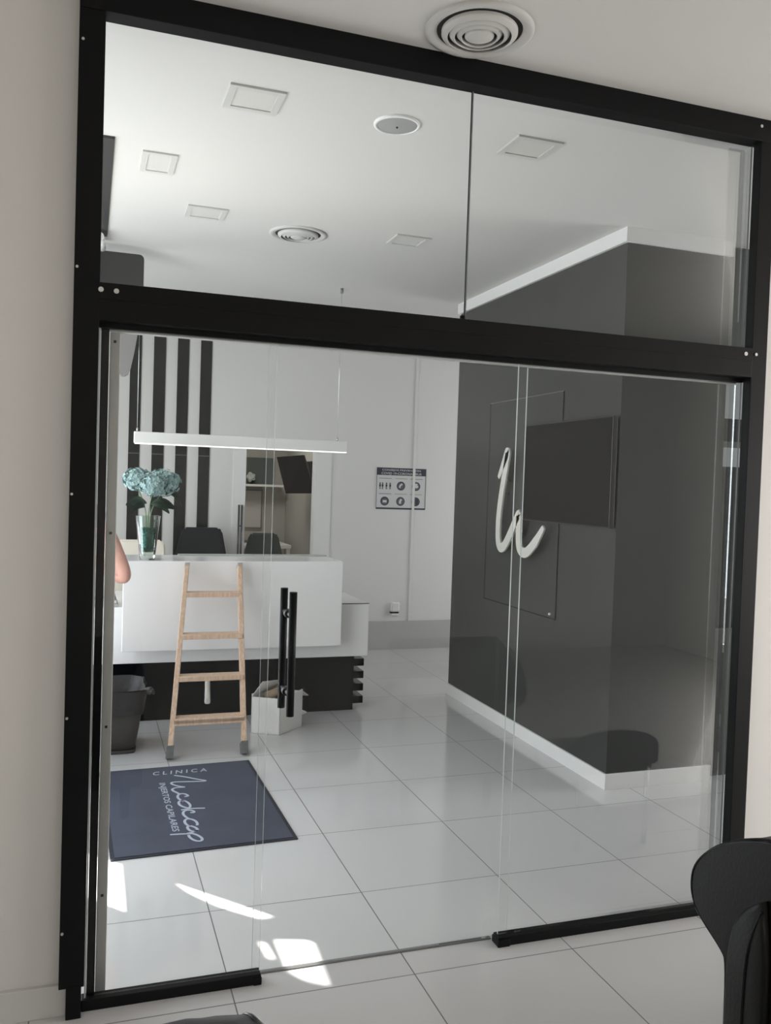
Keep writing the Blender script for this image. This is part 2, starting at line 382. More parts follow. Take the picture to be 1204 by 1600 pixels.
# ------------------------------------------------------------------ ceiling fittings
def vent(name, x, y, r, label):
    t = thing(name, label, 'air vent', (x, y, H))
    bm = bmesh.new(); lathe(bm, [(r, 0), (r, .006), (r*.93, .010), (r*.80, .006), (r*.78, -.002), (r*.78, .0)], (x, y, H), 56, flip=-1)
    obj('rim', bm, LFRAME, t, smooth=True)
    bm = bmesh.new(); lathe(bm, [(0, .0008), (r*.79, .0008)], (x, y, H), 48, flip=-1); obj('throat', bm, DARKIN, t)
    for k, (a, b) in enumerate(((.70, .60), (.555, .465), (.42, .335))):
        bm = bmesh.new()
        lathe(bm, [(r*a, .003), (r*a, .012), (r*(a-.01), .014), (r*b, .022+.002*k), (r*(b-.015), .022), (r*(a-.04), .010), (r*(a-.04), .003), (r*a, .003)], (x, y, H), 56, flip=-1)
        obj('ring', bm, LFRAME, t, smooth=True)
    bm = bmesh.new(); lathe(bm, [(r*.26, .004), (r*.27, .020), (r*.20, .026), (0, .028)], (x, y, H), 40, flip=-1); obj('hub', bm, LFRAME, t, smooth=True)
vent('ceiling_vent', 1.118, -.222, .169, 'large round white ceiling vent on the near side of the black partition')
vent('ceiling_vent', 1.105, 2.19, .165, 'round ringed white ceiling vent seen through the glass above the reception')
G = 'square recessed ceiling lamps of the reception'
def lamp(x, y, s, label, sy=None):
    t = thing('ceiling_lamp', label, 'ceiling lamp', (x, y, H), G); sy = sy or s
    bm = bmesh.new(); h = s/2; hy = sy/2; wv = .026
    for a in ((-h, -hy, h, -hy+wv), (-h, hy-wv, h, hy), (-h, -hy+wv, -h+wv, hy-wv), (h-wv, -hy+wv, h, hy-wv)):
        box(bm, (x+a[0], y+a[1], H-.008), (x+a[2], y+a[3], H+.001))
    obj('lamp_frame', bm, LFRAME, t)
    obj('diffuser', B((x-h+wv, y-hy+wv, H-.004), (x+h-wv, y+hy-wv, H+.001)), DIFF, t)
lamp(.553, .54, .205, 'square ceiling lamp nearest the partition, left of the round speaker')
lamp(.268, 1.36, .15, 'small square ceiling lamp in the brightest left part of the ceiling', .26)
lamp(.562, 2.01, .205, 'square ceiling lamp just left of the far round vent')
lamp(1.702, .54, .205, 'square ceiling lamp right of the joint in the upper glass')
lamp(1.722, 2.04, .205, 'square ceiling lamp just right of the far round vent')
t = thing('ceiling_speaker', 'flat round grey speaker set in the ceiling between two square lamps', 'speaker', (1.118, .54, H))
bm = bmesh.new(); lathe(bm, [(.092, 0), (.092, .006), (.082, .010), (.080, .006)], (1.118, .54, H), 48, flip=-1); obj('rim', bm, TRIM, t, smooth=True)
bm = bmesh.new(); lathe(bm, [(.081, .005), (.06, .010), (0, .012)], (1.118, .54, H), 48, flip=-1); obj('grille', bm, mat('speaker_grille', (.36, .36, .35), .6, bump=.3, bscale=600), t, smooth=True)
bm = bmesh.new(); lathe(bm, [(.004, .010), (.004, .016), (0, .016)], (1.118, .54, H), 12, flip=-1); obj('sensor', bm, BLACKM, t)
# dark ceiling track with a white spot, near the left end
t = thing('ceiling_track', 'long dark strip fixed along the ceiling at the far left of the upper glass', 'ceiling strip', (-.1, 2.0, H))
obj('track_body', B((-.30, 1.13, H-.012), (.074, 2.7, H), .002), DGREY, t)
bm = bmesh.new(); tube(bm, [(.03, 2.56, 2.99), (.05, 2.80, 2.985)], [.026, .022], 16); box(bm, (.02, 2.58, 2.99), (.04, 2.62, 3.032))
obj('spot_head', bm, TRIM, t, 'white cylindrical spot lamp')
t = thing('hanging_screen', 'dark rounded screen hung from the ceiling at the far left of the reception', 'screen', (.1, 2.9, 2.99))
pts = [(-.35, 2.88, 2.60), (.297, 2.88, 2.60)]
for k in range(9):
    a = k/8*math.pi/2; pts.append((.297-.03+.03*math.cos(a), 2.88, 2.99-.03+.03*math.sin(a)))
pts.append((-.35, 2.88, 2.99)); bm = prism(bmesh.new(), pts, (0, .05, 0)); obj('screen_body', bm, DGREY, t)
bm = bmesh.new(); box(bm, (-.2, 2.895, 2.985), (-.14, 2.915, H)); obj('hanger', bm, BLACKM, t)
bm = prism(bmesh.new(), smooth_poly([(.140, 2.884, 2.605), (.285, 2.884, 2.605), (.238, 2.884, 2.30), (.215, 2.884, 2.243), (.165, 2.884, 2.243), (.150, 2.884, 2.30)], 1, True), (0, .07, 0))
obj('tapered_arm', bm, GREYP, t, 'warm grey tapered arm hanging below')

# ------------------------------------------------------------------ back wall stripes
for k, (a, b, zt, lb) in enumerate(((.328, .425, 2.94, 'leftmost glossy black vertical wall stripe, behind the hydrangea heads'), (.530, .634, 2.95, 'second glossy black wall stripe from the left, behind the right of the vase'),
                      (.737, .838, 2.945, 'third glossy black wall stripe from the left, beside the black chair'), (.942, 1.043, 2.94, 'rightmost glossy black wall stripe, ending above the black office chair'))):
    bm = B((a, YB-.012, .30), (b, YB, zt), .001); bm2 = box(bm, (a, YB-.0135, 1.828), (b, YB-.0118, 1.834), 0, 1)  # thin grey line painted as a reflection across the stripe
    tag(obj('wall_stripe', bm, [STRIPE, mat('stripe_reflection', (.16, .16, .155), .4)]), lb, 'wall stripe', 'black stripes on the white back wall')

# ------------------------------------------------------------------ poster
t = thing('notice_poster', 'white notice poster with navy header and six round pictograms on the back wall', 'poster', (2.92, YB, 1.38))
PX0, PX1, PZ0, PZ1 = 2.660, 3.178, 1.385, 1.792; PW = PX1-PX0; PH = PZ1-PZ0; y = YB-.006
obj('poster_sheet', B((PX0, y, PZ0), (PX1, YB, PZ1)), PAPER, t)
bm = B((PX0, y-.001, PZ1-.073), (PX1, y, PZ1)); box(bm, (PX0, y-.001, PZ0), (PX1, y, PZ0+.016))
box(bm, (PX0, y-.001, PZ0+.016), (PX0+.005, y, PZ1-.073)); box(bm, (PX1-.006, y-.001, PZ0+.016), (PX1, y, PZ1-.073))
obj('poster_header', bm, NAVY, t, 'navy header band and border')
bm = bmesh.new()
text_bm(bm, 'CONSEJOS PREVENCIÓN', (PX0+.055, y-.002, PZ1-.036), (PW-.115, 0, 0), (0, 0, .027), (0, 0, 0), 0, .01)
text_bm(bm, 'COVID 19-CORONAVIRUS', (PX0+.048, y-.002, PZ1-.066), (PW-.10, 0, 0), (0, 0, .022), (0, 0, 0), 0, .01)
obj('poster_title', bm, PAPER, t)
bm = bmesh.new()
cxs = [PX0+.09, PX0+.255, PX0+.415]; czs = [PZ0+.235, PZ0+.083]
for r in range(2):
    for c in range(3):
        zz = czs[r]+.068; bm = bmesh.new()
        for k in range(9):
            box(bm, (cxs[c]-.062+k*.0145, y-.001, zz-.004), (cxs[c]-.052+k*.0145, y, zz+.003), 0, 1 if c == 1 or (c == 2 and r) else 0)
        obj('poster_caption', bm, [mat('caption_grey', (.16, .16, .17), .6), GOLD], t)
PIC = [mat('pictogram_dark', (.03, .035, .05), .5), mat('pictogram_inner', (.10, .11, .13), .5), PAPER]
bm = bmesh.new(); X, Z = Vector((1, 0, 0)), Vector((0, 0, 1))
for r in range(2):
    for c in range(3):
        if r == 0 and c == 0: continue
        C = (cxs[c], y-.001, czs[r]-.004); bm = bmesh.new()
        disc(bm, C, .044, X, Z, (0, .001, 0), 0); disc(bm, (C[0], y-.0015, C[2]), .035, X, Z, (0, .0005, 0), 1)
        if r == 0 and c == 1: ribbon(bm, [(C[0]-.014, y-.002, C[2]-.018), (C[0]-.008, y-.002, C[2]+.006), (C[0]+.014, y-.002, C[2]+.02)], .018, (0, -1, 0), .0005, 2)
        if r == 0 and c == 2: disc(bm, (C[0], y-.002, C[2]-.002), .019, X*1.25, Z*.8, (0, .0005, 0), 2); disc(bm, (C[0], y-.002, C[2]+.02), .008, X*2, Z, (0, .0005, 0), 2)
        if r == 1 and c == 0: box(bm, (C[0]-.02, y-.002, C[2]-.014), (C[0]+.02, y-.0015, C[2]+.010), 0, 2)
        if r == 1 and c == 1: ribbon(bm, [(C[0]-.004, y-.002, C[2]-.022), (C[0]-.006, y-.002, C[2]), (C[0]+.008, y-.002, C[2]+.022)], .022, (0, -1, 0), .0005, 2)
        if r == 1 and c == 2: ribbon(bm, [(C[0]+.010, y-.002, C[2]-.030), (C[0]+.016, y-.002, C[2]), (C[0]+.008, y-.002, C[2]+.030)], .026, (0, -1, 0), .0005, 0); disc(bm, (C[0]-.012, y-.0022, C[2]-.004), .008, X, Z, (0, .0005, 0), 0)
        obj('poster_pictogram', bm, PIC, t)
for k, dx in enumerate((-.052, -.026, .014, .052)):   # row of four standing figures
    bm = bmesh.new()
    x = cxs[0]+dx; z = czs[0]-.006
    disc(bm, (x, y-.001, z+.024), .0075, X, Z, (0, .001, 0), 0, 12)
    box(bm, (x-.009, y-.001, z-.008), (x+.009, y, z+.015), 0, 0); box(bm, (x-.006, y-.001, z-.034), (x-.0015, y, z-.008), 0, 0); box(bm, (x+.0015, y-.001, z-.034), (x+.006, y, z-.008), 0, 0)
    obj('standing_figure', bm, PIC, t)
# wall socket / small white fitting with black slot
t = thing('wall_socket', 'small rounded white wall fitting with black slot low on the back wall', 'wall socket', (2.89, YB, .36))
bm = bmesh.new(); box(bm, (2.845, YB-.045, .372), (2.935, YB, .47), .018, seg=4); box(bm, (2.85, YB-.035, .335), (2.93, YB, .362), .008)
obj('socket_body', bm, TRIM, t); obj('slot', B((2.842, YB-.038, .360), (2.925, YB-.002, .374)), BLACKM, t)

# ------------------------------------------------------------------ dark block: tv, hatch, metal letter
t = thing('wall_television', 'large dark flat television mounted on the side of the charcoal wall block', 'television', (2.66, 1.83, 1.74))
def pw(u, v, x=None, y=None, z=None):      # photo measurement to place: only used to read sizes off the picture while building
    d = F + RT*(u-602)/1356.98 - UP*(v-800)/1356.98
    i, s = (0, x) if x is not None else (1, y) if y is not None else (2, z)
    return CAM + d*((s-CAM[i])/d[i])
obj('television_case', B((2.66, 1.302, 1.425), (2.69, 2.30, 2.035), .003), mat('tv_case', (.012, .012, .012), .35), t)
obj('television_screen', B((2.6585, 1.31, 1.433), (2.661, 2.29, 2.027)), SCREEN, t)
obj('wall_bracket', B((2.689, 1.6, 1.6), (2.704, 2.0, 1.85)), BLACKM, t)
t = thing('access_hatch', 'flush charcoal access hatch outlined on the side of the dark block', 'hatch', (2.70, 2.4, .84))
obj('hatch_panel', B((2.7005, 1.90, .838), (2.706, 2.90, 2.222)), DARKW, t)
bm = bmesh.new(); g = .004
box(bm, (2.6995, 1.896, .834), (2.7035, 1.90, 2.226)); box(bm, (2.6995, 2.90, .834), (2.7035, 2.904, 2.226)); box(bm, (2.6995, 1.9, .834), (2.7035, 2.9, .838))
obj('hatch_gap', bm, BLACKG, t)
obj('hatch_edge', B((2.6985, 1.896, 2.222), (2.7035, 2.904, 2.226)), mat('hatch_edge_grey', (.12, .12, .115), .4), t, 'upper edge painted grey as caught light')  # caught light is put into the grey of this edge
bm = bmesh.new(); tube(bm, [(2.690, 1.96, .862), (2.704, 1.96, .862)], .007, 14); obj('hatch_lock', bm, STEEL, t)
LP = [(2.626, 1.695), (2.585, 1.754), (2.540, 1.82), (2.507, 1.878), (2.500, 1.86), (2.528, 1.754), (2.563, 1.639), (2.591, 1.523), (2.608, 1.407), (2.606, 1.291), (2.590, 1.243), (2.560, 1.222), (2.525, 1.228), (2.493, 1.250), (2.435, 1.315), (2.369, 1.398),
      (2.318, 1.462), (2.312, 1.452), (2.312, 1.366), (2.308, 1.290), (2.296, 1.245), (2.265, 1.222), (2.226, 1.214), (2.19, 1.222), (2.149, 1.245), (2.10, 1.28), (2.056, 1.320), (1.985, 1.395)]
pl = smooth_poly([(2.655, a, b) for a, b in LP], 2)
N = len(pl); ws = [.064*min(1, .45+6*i/N, .45+8*(N-1-i)/N) for i in range(N)]
bm = bmesh.new(); ribbon(bm, pl, ws, (-1, 0, 0), .012)
t = thing('metal_letter', 'brushed metal script letter standing off the charcoal wall below the television', 'wall letter', (2.66, 2.3, 1.2))
obj('letter_stroke', bm, STEEL, t)
for yy, zz in ((2.577, 1.59), (2.55, 1.68), (2.31, 1.35), (2.12, 1.27)): obj('letter_pin', tube(bmesh.new(), [(2.657, yy, zz), (2.7005, yy, zz)], .006, 10), CHROME, t)

# ------------------------------------------------------------------ reception desk
t = thing('reception_desk', 'white stepped reception desk on a glossy black slatted plinth', 'reception desk', (.9, 3.2, 0))
obj('upper_panel', B((.222, 2.985, .505), (1.668, 3.03, 1.085), .003), WHITEG, t)
obj('counter_top', box(B((.222, 3.03, 1.055), (1.668, 3.46, 1.085), .003), (1.668-.03, 3.03, .78), (1.668, 3.46, 1.055)), WHITEG, t)
obj('top_strip', B((.60, 3.40, 1.0855), (1.66, 3.455, 1.094), .001), GREYT, t)
obj('lower_panel', B((-.30, 3.10, .405), (1.902, 3.16, .775), .003), WHITEG, t)
obj('worktop', B((-.30, 3.16, .735), (1.902, 3.95, .775), .002), WHITEG, t)
obj('worktop_edge', B((1.66, 3.10, .775), (1.902, 3.11, .780)), BLACKG, t)
obj('side_panel', B((1.84, 3.16, .405), (1.902, 3.95, .735)), WHITEG, t)
obj('plinth', B((-.28, 3.188, 0), (1.83, 3.90, .405), .002), BLACKG, t)
for k in range(4):
    z = .045+k*.09
    pts = [(-.28, 3.185, z), (-.28, 3.185, z+.05)]
    bm = B((1.815, 3.188, z), (1.905, 3.86, z+.052), .002)
    obj('plinth_slat', bm, BLACKG, t)
t = thing('pendant_lamp', 'long thin white linear pendant lamp hanging above the reception desk', 'pendant lamp', (1.04, 3.4, 1.845))
obj('lamp_body', B((.286, 3.375, 1.852), (1.787, 3.445, 1.928), .003), mat('white_lamp_metal', (.82, .81, .78), .4), t)
obj('diffuser', B((.292, 3.380, 1.845), (1.781, 3.440, 1.8525)), PENDL, t)
for x in (.306, 1.716):
    bm = bmesh.new(); tube(bm, [(x, 3.41, 1.925), (x, 3.41, 3.035)], .0015, 6); tube(bm, [(x, 3.41, 1.927), (x, 3.41, 1.955)], .006, 8)
    w_ = obj('suspension_wire', bm, CHROME, t)
    bm = bmesh.new(); tube(bm, [(x, 3.41, 3.005), (x, 3.41, 3.04)], .012, 12); obj('ceiling_mount', bm, GREYP, w_)
# papers on the low left end of the desk
for k in range(4):
    bm = B((-.12+.01*k, 3.105+.012*k, .7755+.022*k), (.20-.008*k, 3.33, .796+.022*k), .002)
    tag(obj('magazine', bm, mat('magazine_%d' % k, ((.35, .36, .33), (.55, .55, .52), (.20, .24, .22), (.48, .49, .46))[k], .6, vary=.7, vscale=28)),
        ('greyish magazine at the bottom of the stack under the elbow', 'pale magazine second from the bottom of the stack under the elbow', 'dark mottled magazine second from the top of the stack under the elbow', 'mottled magazine on top of the stack under the elbow')[k], 'magazine', 'magazines on the left end of the desk')

# ------------------------------------------------------------------ vase and hydrangeas
VX, VY, VZ = .372, 3.10, 1.0855
t = thing('glass_vase', 'tall tapered clear glass vase with teal beads on the white counter', 'vase', (VX, VY, VZ))
def ringsq(bm, h, z, n=24, p=4.0):
    out = []
    for k in range(n):
        a = 2*math.pi*k/n; c, s = math.cos(a), math.sin(a); r = h/((abs(c)**p+abs(s)**p)**(1/p)); out.append(bm.verts.new((VX+r*c, VY+r*s, VZ+z)))
    return out
bm = bmesh.new(); prof = [(.046, .0), (.049, .01), (.058, .10), (.068, .20), (.077, .286), (.073, .286), (.063, .20), (.053, .10), (.043, .03), (.01, .026)]
rs = [ringsq(bm, a, b) for a, b in prof]
for a, b in zip(rs, rs[1:]):
    for k in range(24): bm.faces.new((a[k], a[(k+1) % 24], b[(k+1) % 24], b[k]))
bm.faces.new(rs[0][::-1]); bm.faces.new(rs[-1]); bmesh.ops.recalc_face_normals(bm, faces=bm.faces[:])
obj('vase_glass', bm, VGLASS, t, smooth=False)
bm = bmesh.new()
tube(bm, [(VX, VY, VZ+.05), (VX, VY, VZ+.10), (VX, VY, VZ+.16), (VX, VY, VZ+.20)], [.036, .040, .041, .038], 20)
for k in range(260):
    a = random.random()*6.28; z = .05+.16*random.random(); r = .038+.08*(z-.05)*.2
    b = bmesh.new(); bmesh.ops.create_icosphere(b, subdivisions=1, radius=.0055); merge(bm, b, 0, Matrix.Translation((VX+r*math.cos(a), VY+r*math.sin(a), VZ+z)))
o = obj('bead_filling', bm, BEAD, t, smooth=True); o['kind'] = 'stuff'
def hydrangea(cx, cy, cz, r, lab, leaves, kx):
    t = thing('hydrangea', lab, 'flower', (VX, VY, VZ+.06), 'hydrangeas in the glass vase')
    bm = bmesh.new(); b = bmesh.new(); bmesh.ops.create_icosphere(b, subdivisions=2, radius=r*.80); merge(bm, b, 0, Matrix.Translation((cx, cy, cz)) @ Matrix.Diagonal((1.1, 1, .85, 1)))
    for k in range(230):
        v = Vector((random.gauss(0, 1), random.gauss(0, 1), random.gauss(0, 1))).normalized()
        p = Vector((cx, cy, cz)) + Vector((v.x*1.12, v.y, v.z*.88))*r*(.82+.26*random.random())
        q = v.to_track_quat('Z', 'Y').to_matrix() @ Matrix.Rotation(random.random()*6.28, 3, 'Z'); s = .013+.006*random.random()
        for j in range(4):
            a = j*math.pi/2; ca, sa = math.cos(a), math.sin(a)
            loc = [Vector((0, 0, 0)), Vector((s*.62*ca+s*.5*sa, s*.62*sa-s*.5*ca, s*.35)), Vector((s*1.1*ca, s*1.1*sa, s*.25)), Vector((s*.62*ca-s*.5*sa, s*.62*sa+s*.5*ca, s*.35))]
            bm.faces.new([bm.verts.new(p + q @ l) for l in loc])
    obj('flower_head', bm, PETAL, t)
    bm = bmesh.new(); st = smooth_poly([(VX+kx, VY, VZ+.06), (VX+kx*.6, VY, VZ+.27), (VX+(cx-VX)*.35, VY, VZ+.36), (cx, cy, cz-r*.6)], 2); tube(bm, st, .0035, 8); obj('stem', bm, STEM, t)
    for (lx, ly, lz, ln, wd, az, dr) in leaves:
        bm = bmesh.new(); n = 10; L = []; Rv = []; C = []
        dx, dy = math.cos(az), math.sin(az)
        for k in range(n+1):
            s = k/n; wv = wd*math.sin(math.pi*min(1, s*.94+.03))**.8; px_ = lx+dx*ln*s; py = ly+dy*ln*s; pz = lz+.02*math.sin(s*3)-dr*s*s
            C.append(bm.verts.new((px_, py, pz))); L.append(bm.verts.new((px_-dy*wv*.6, py+dx*wv*.6, pz+wv*.65))); Rv.append(bm.verts.new((px_+dy*wv*.6, py-dx*wv*.6, pz-wv*.75)))
        for k in range(n):
            bm.faces.new((C[k], C[k+1], L[k+1], L[k])); bm.faces.new((Rv[k], Rv[k+1], C[k+1], C[k]))
        bmesh.ops.solidify(bm, geom=bm.faces[:], thickness=.0012)
        obj('leaf', bm, LEAF, t, smooth=True)
hydrangea(.300, 3.09, 1.605, .078, 'leftmost of the three dusty teal hydrangeas in the vase', [(.36, 3.08, 1.455, .13, .045, 3.0, .02), (.35, 3.08, 1.43, .10, .04, 3.4, .05)], -.015)
hydrangea(.395, 3.05, 1.575, .080, 'middle teal hydrangea of the vase, hanging lowest in front', [(.385, 3.06, 1.45, .12, .042, -.3, .06)], 0)
hydrangea(.465, 3.13, 1.590, .095, 'rightmost and largest teal hydrangea in the vase', [(.40, 3.10, 1.445, .15, .045, .1, .03), (.48, 3.12, 1.52, .11, .03, -.1, .09)], .015)

# ------------------------------------------------------------------ wooden ladder
t = thing('wooden_ladder', 'narrow pale wooden ladder leaning against the white reception counter', 'ladder', (.7, 2.35, 0))
def rail(x0, x1):
    a, b = Vector((x0, 2.33, .0)), Vector((x1, 2.945, 1.068)); ax = (b-a).normalized(); s = Vector((1, 0, 0)); n = ax.cross(s).normalized()
    return a, b, ax, s, n
for x0, x1 in ((.473, .612), (.905, .949)):
    a, b, ax, s, n = rail(x0, x1)
    pts = [s*-.0145+n*-.026, s*.0145+n*-.026, s*.0145+n*.026, s*-.0145+n*.026]
    bm = bmesh.new(); prism(bm, [a+ax*.05+p for p in pts], b-a-ax*.05); bmesh.ops.bevel(bm, geom=bm.edges[:], offset=.003, segments=2, affect='EDGES')
    o = obj('rail', bm, WOOD, t)
    bm = bmesh.new(); prism(bm, [a-ax*.0+p*1.35+Vector((0, 0, .0)) for p in pts], ax*.075)
    for v in bm.verts: v.co.z = max(v.co.z, 0)
    obj('rubber_foot', bm, RUBBER, o)
    bm = bmesh.new(); prism(bm, [b-ax*.02+p*1.05 for p in pts], ax*.022); obj('rail_cap', bm, mat('worn_rail_top', (.42, .36, .32), .8), o)
for (xa, xb, y, z) in ((.594, .942, 2.855, .895), (.560, .932, 2.705, .655), (.530, .922, 2.575, .425), (.502, .913, 2.45, .205)):
    bm = B((xa, y-.045, z-.015), (xb, y+.05, z+.007), .003); box(bm, (xa, y-.047, z-.022), (xb, y-.028, z+.006), .002)
    if z < .3: box(bm, (xa, y-.047, z-.032), (xb, y-.025, z+.0), .002)
    obj('tread', bm, WOOD, t)
bm = bmesh.new(); tube(bm, smooth_poly([(.727, 2.69, .415), (.727, 2.69, .38), (.729, 2.69, .29), (.730, 2.69, .245)], 1), [.010, .013, .016, .017, .014], 14)
box(bm, (.712, 2.676, .222), (.748, 2.704, .262), .012, seg=4)
tag(obj('tool_handle', bm, mat('ivory_plastic', (.78, .76, .72), .4), smooth=True), 'ivory plastic tool handle hanging behind the third ladder tread', 'tool')

# ------------------------------------------------------------------ bin and box
t = thing('waste_bin', 'square tapered dark grey bin with a black bag over its rim', 'waste bin', (.12, 2.62, 0))
def frustum(bm, cx, cy, z0, z1, h0, h1, mi=0, n=32, p=5, wob=0, cap0=True):
    rings = []
    for zz, hh in ((z0, h0), ((z0+z1)/2, (h0+h1)/2), (z1, h1)):
        r_ = []
        for k in range(n):
            a = 2*math.pi*k/n; c, s = math.cos(a), math.sin(a); r = hh/((abs(c)**p+abs(s)**p)**(1/p)) + (random.random()-.5)*wob
            r_.append(bm.verts.new((cx+r*c, cy+r*s, zz+(random.random()-.5)*wob)))
        rings.append(r_)
    for a, b in zip(rings, rings[1:]):
        for k in range(n): f = bm.faces.new((a[k], a[(k+1) % n], b[(k+1) % n], b[k])); f.smooth = True; f.material_index = mi
    if cap0: bm.faces.new(rings[0][::-1])
    return rings
bm = bmesh.new(); frustum(bm, .135, 2.66, 0.0, .375, .158, .212, p=9); frustum(bm, .135, 2.66, .0, .022, .164, .166, p=9); obj('bin_body', bm, BIN, t)
bm = bmesh.new(); rr = frustum(bm, .135, 2.66, .378, .235, .220, .206, wob=.012, cap0=False, p=8); r2 = frustum(bm, .135, 2.66, .10, .379, .13, .210, wob=.008, p=8)
obj('bin_bag', bm, BAG, t)
bm = bmesh.new()
for k in range(7): a = k*.3; tube(bm, smooth_poly([(.335, 2.50, .36), (.352+.006*k, 2.49-.004*k, .375+.01*math.sin(k*2)), (.375+.012*math.cos(k), 2.485, .365+.02*math.sin(k*1.7))], 1), [.012, .014, .010, .004], 6)
obj('bag_knot', bm, BAG, t)
t = thing('cardboard_box', 'open white cardboard box full of rubbish on the floor by the desk', 'box', (1.2, 2.85, 0))
A, Bc, Cc = Vector((1.02, 2.765, 0)), Vector((1.188, 2.672, 0)), Vector((1.375, 2.845, 0)); Dd = A+Cc-Bc
hb = .235; cs = [A, Bc, Cc, Dd]; ctr = (A+Cc)/2
for i in range(4):
    a, b = cs[i], cs[(i+1) % 4]; ins = (ctr-(a+b)/2).normalized()*.005; lean = Vector((0, 0, hb))
    bm = bmesh.new(); prism(bm, [a, b, b+lean+Vector((0, 0, (.0, .015, -.01, .02)[i])), a+lean], ins); obj('box_wall', bm, CARD, t)
bm = bmesh.new(); prism(bm, [A, Bc, Cc, Dd], (0, 0, .005)); obj('box_base', bm, CARD, t)
for i, (drop, out) in enumerate(((-.02, .06), (.0, .02), (-.06, .07), (.10, -.07))):
    a, b = cs[i], cs[(i+1) % 4]; o_ = (((a+b)/2)-ctr).normalized()*out; z = Vector((0, 0, hb)); bm = bmesh.new()
    if i in (0, 1): continue
    prism(bm, [a+z, b+z, b+z+o_+Vector((0, 0, drop)), a+z+o_+Vector((0, 0, drop*.7))], (0, 0, .004)); obj('box_flap', bm, CARD, t)
bm = bmesh.new(); prism(bm, [(1.36, 2.80, .12), (1.40, 2.82, .10), (1.41, 2.86, .085), (1.37, 2.85, .075)], (0, .004, .004)); obj('torn_flap', bm, CARD, t)
bm = bmesh.new(); tube(bm, [(1.12, 2.77, .235), (1.24, 2.84, .255)], .028, 20); tag(obj('cardboard_tube', bm, BROWN, smooth=False), 'short brown cardboard tube poking out of the white box', 'tube')
bm = bmesh.new(); b = bmesh.new(); bmesh.ops.create_icosphere(b, subdivisions=3, radius=1)
for v in b.verts: v.co *= .75+.35*math.sin(v.co.x*7+v.co.y*5)*math.sin(v.co.z*6+v.co.y*4)
merge(bm, b, 0, Matrix.Translation((1.215, 2.81, .13)) @ Matrix.Rotation(R(-28), 4, 'Z') @ Matrix.Diagonal((.09, .075, .105, 1)))
o = tag(obj('rubbish_heap', bm, mat('crumpled_paper', (.45, .43, .41), .8, bump=.6, bscale=30, vary=.4, vscale=20)), 'crumpled grey paper rubbish filling the white cardboard box', 'rubbish'); o['kind'] = 'stuff'
bm = bmesh.new(); tube(bm, [(1.245, 2.862, .25), (1.262, 2.874, .255)], .032, 18); tag(obj('tape_roll', bm, BLACKM), 'black tape roll lying in the white box beside the brown tube', 'tape roll')

# ------------------------------------------------------------------ door mat with printed lettering
t = thing('entrance_mat', 'large navy floor mat printed with pale script lettering', 'floor mat', (.52, 1.62, 0))
mc = [(.088, 2.185), (.912, 2.214), (.934, 1.060), (.122, 1.030)]
bm = bmesh.new(); prism(bm, [(a, b, .0005) for a, b in mc], (0, 0, .005)); obj('mat_border', bm, MATB, t)
cx_, cy_ = .514, 1.62
bm = bmesh.new(); prism(bm, [(cx_+(a-cx_)*.955, cy_+(b-cy_)*.972, .004) for a, b in mc], (0, 0, .0045)); obj('mat_pile', bm, MATF, t)
S = [[(515,235),(700,260),(900,300),(1100,330),(900,340),(600,345),(480,352),(460,372),(490,395),(600,425),(720,437),(600,440),(520,450),(475,475),(490,500),(560,530),(610,560)],
     [(690,600),(755,590),(740,572),(690,548),(610,550),(570,585),(580,630),(640,665),(690,685)],
     [(690,668),(620,665),(585,700),(610,750),(700,785),(780,795),(795,745),(740,690),(680,668)], [(1040,795),(800,800),(635,828)],
     [(790,872),(860,872),(850,842),(760,825),(680,845),(660,890),(700,940),(770,982)],
     [(905,1090),(915,1060),(880,1010),(780,975),(700,990),(690,1040),(740,1090),(790,1110)],
     [(790,1100),(740,1110),(745,1150),(800,1190),(880,1190),(920,1165),(880,1125),(790,1098)], [(920,1165),(850,1205),(740,1228)],
     [(445,1250),(600,1240),(740,1235),(850,1230),(960,1280),(1005,1330),(960,1365),(860,1350),(780,1300),(760,1255)]]
MZ = .0086
def mp(X, Y): return pw(225+X/10.945, 1190+Y/10.943, z=MZ)
bm = bmesh.new()
for st in S: ribbon(bm, smooth_poly([mp(*p) for p in st], 2), .0125, (0, 0, 1), .0006)
o0 = mp(222, 372); x1 = mp(450, 1200); yv = mp(352, 366)-o0
text_bm(bm, 'INJERTOS CAPILARES', o0, x1-o0, yv*1.06, (0, 0, .0004), 0, .012)
o0 = mp(145, 238); x1 = mp(1075, 166); yv = mp(145+10, 180)-o0
text_bm(bm, 'C L I N I C A', o0, x1-o0, yv, (0, 0, .0004), 0, .012)
obj('printed_lettering', bm, INK, t)

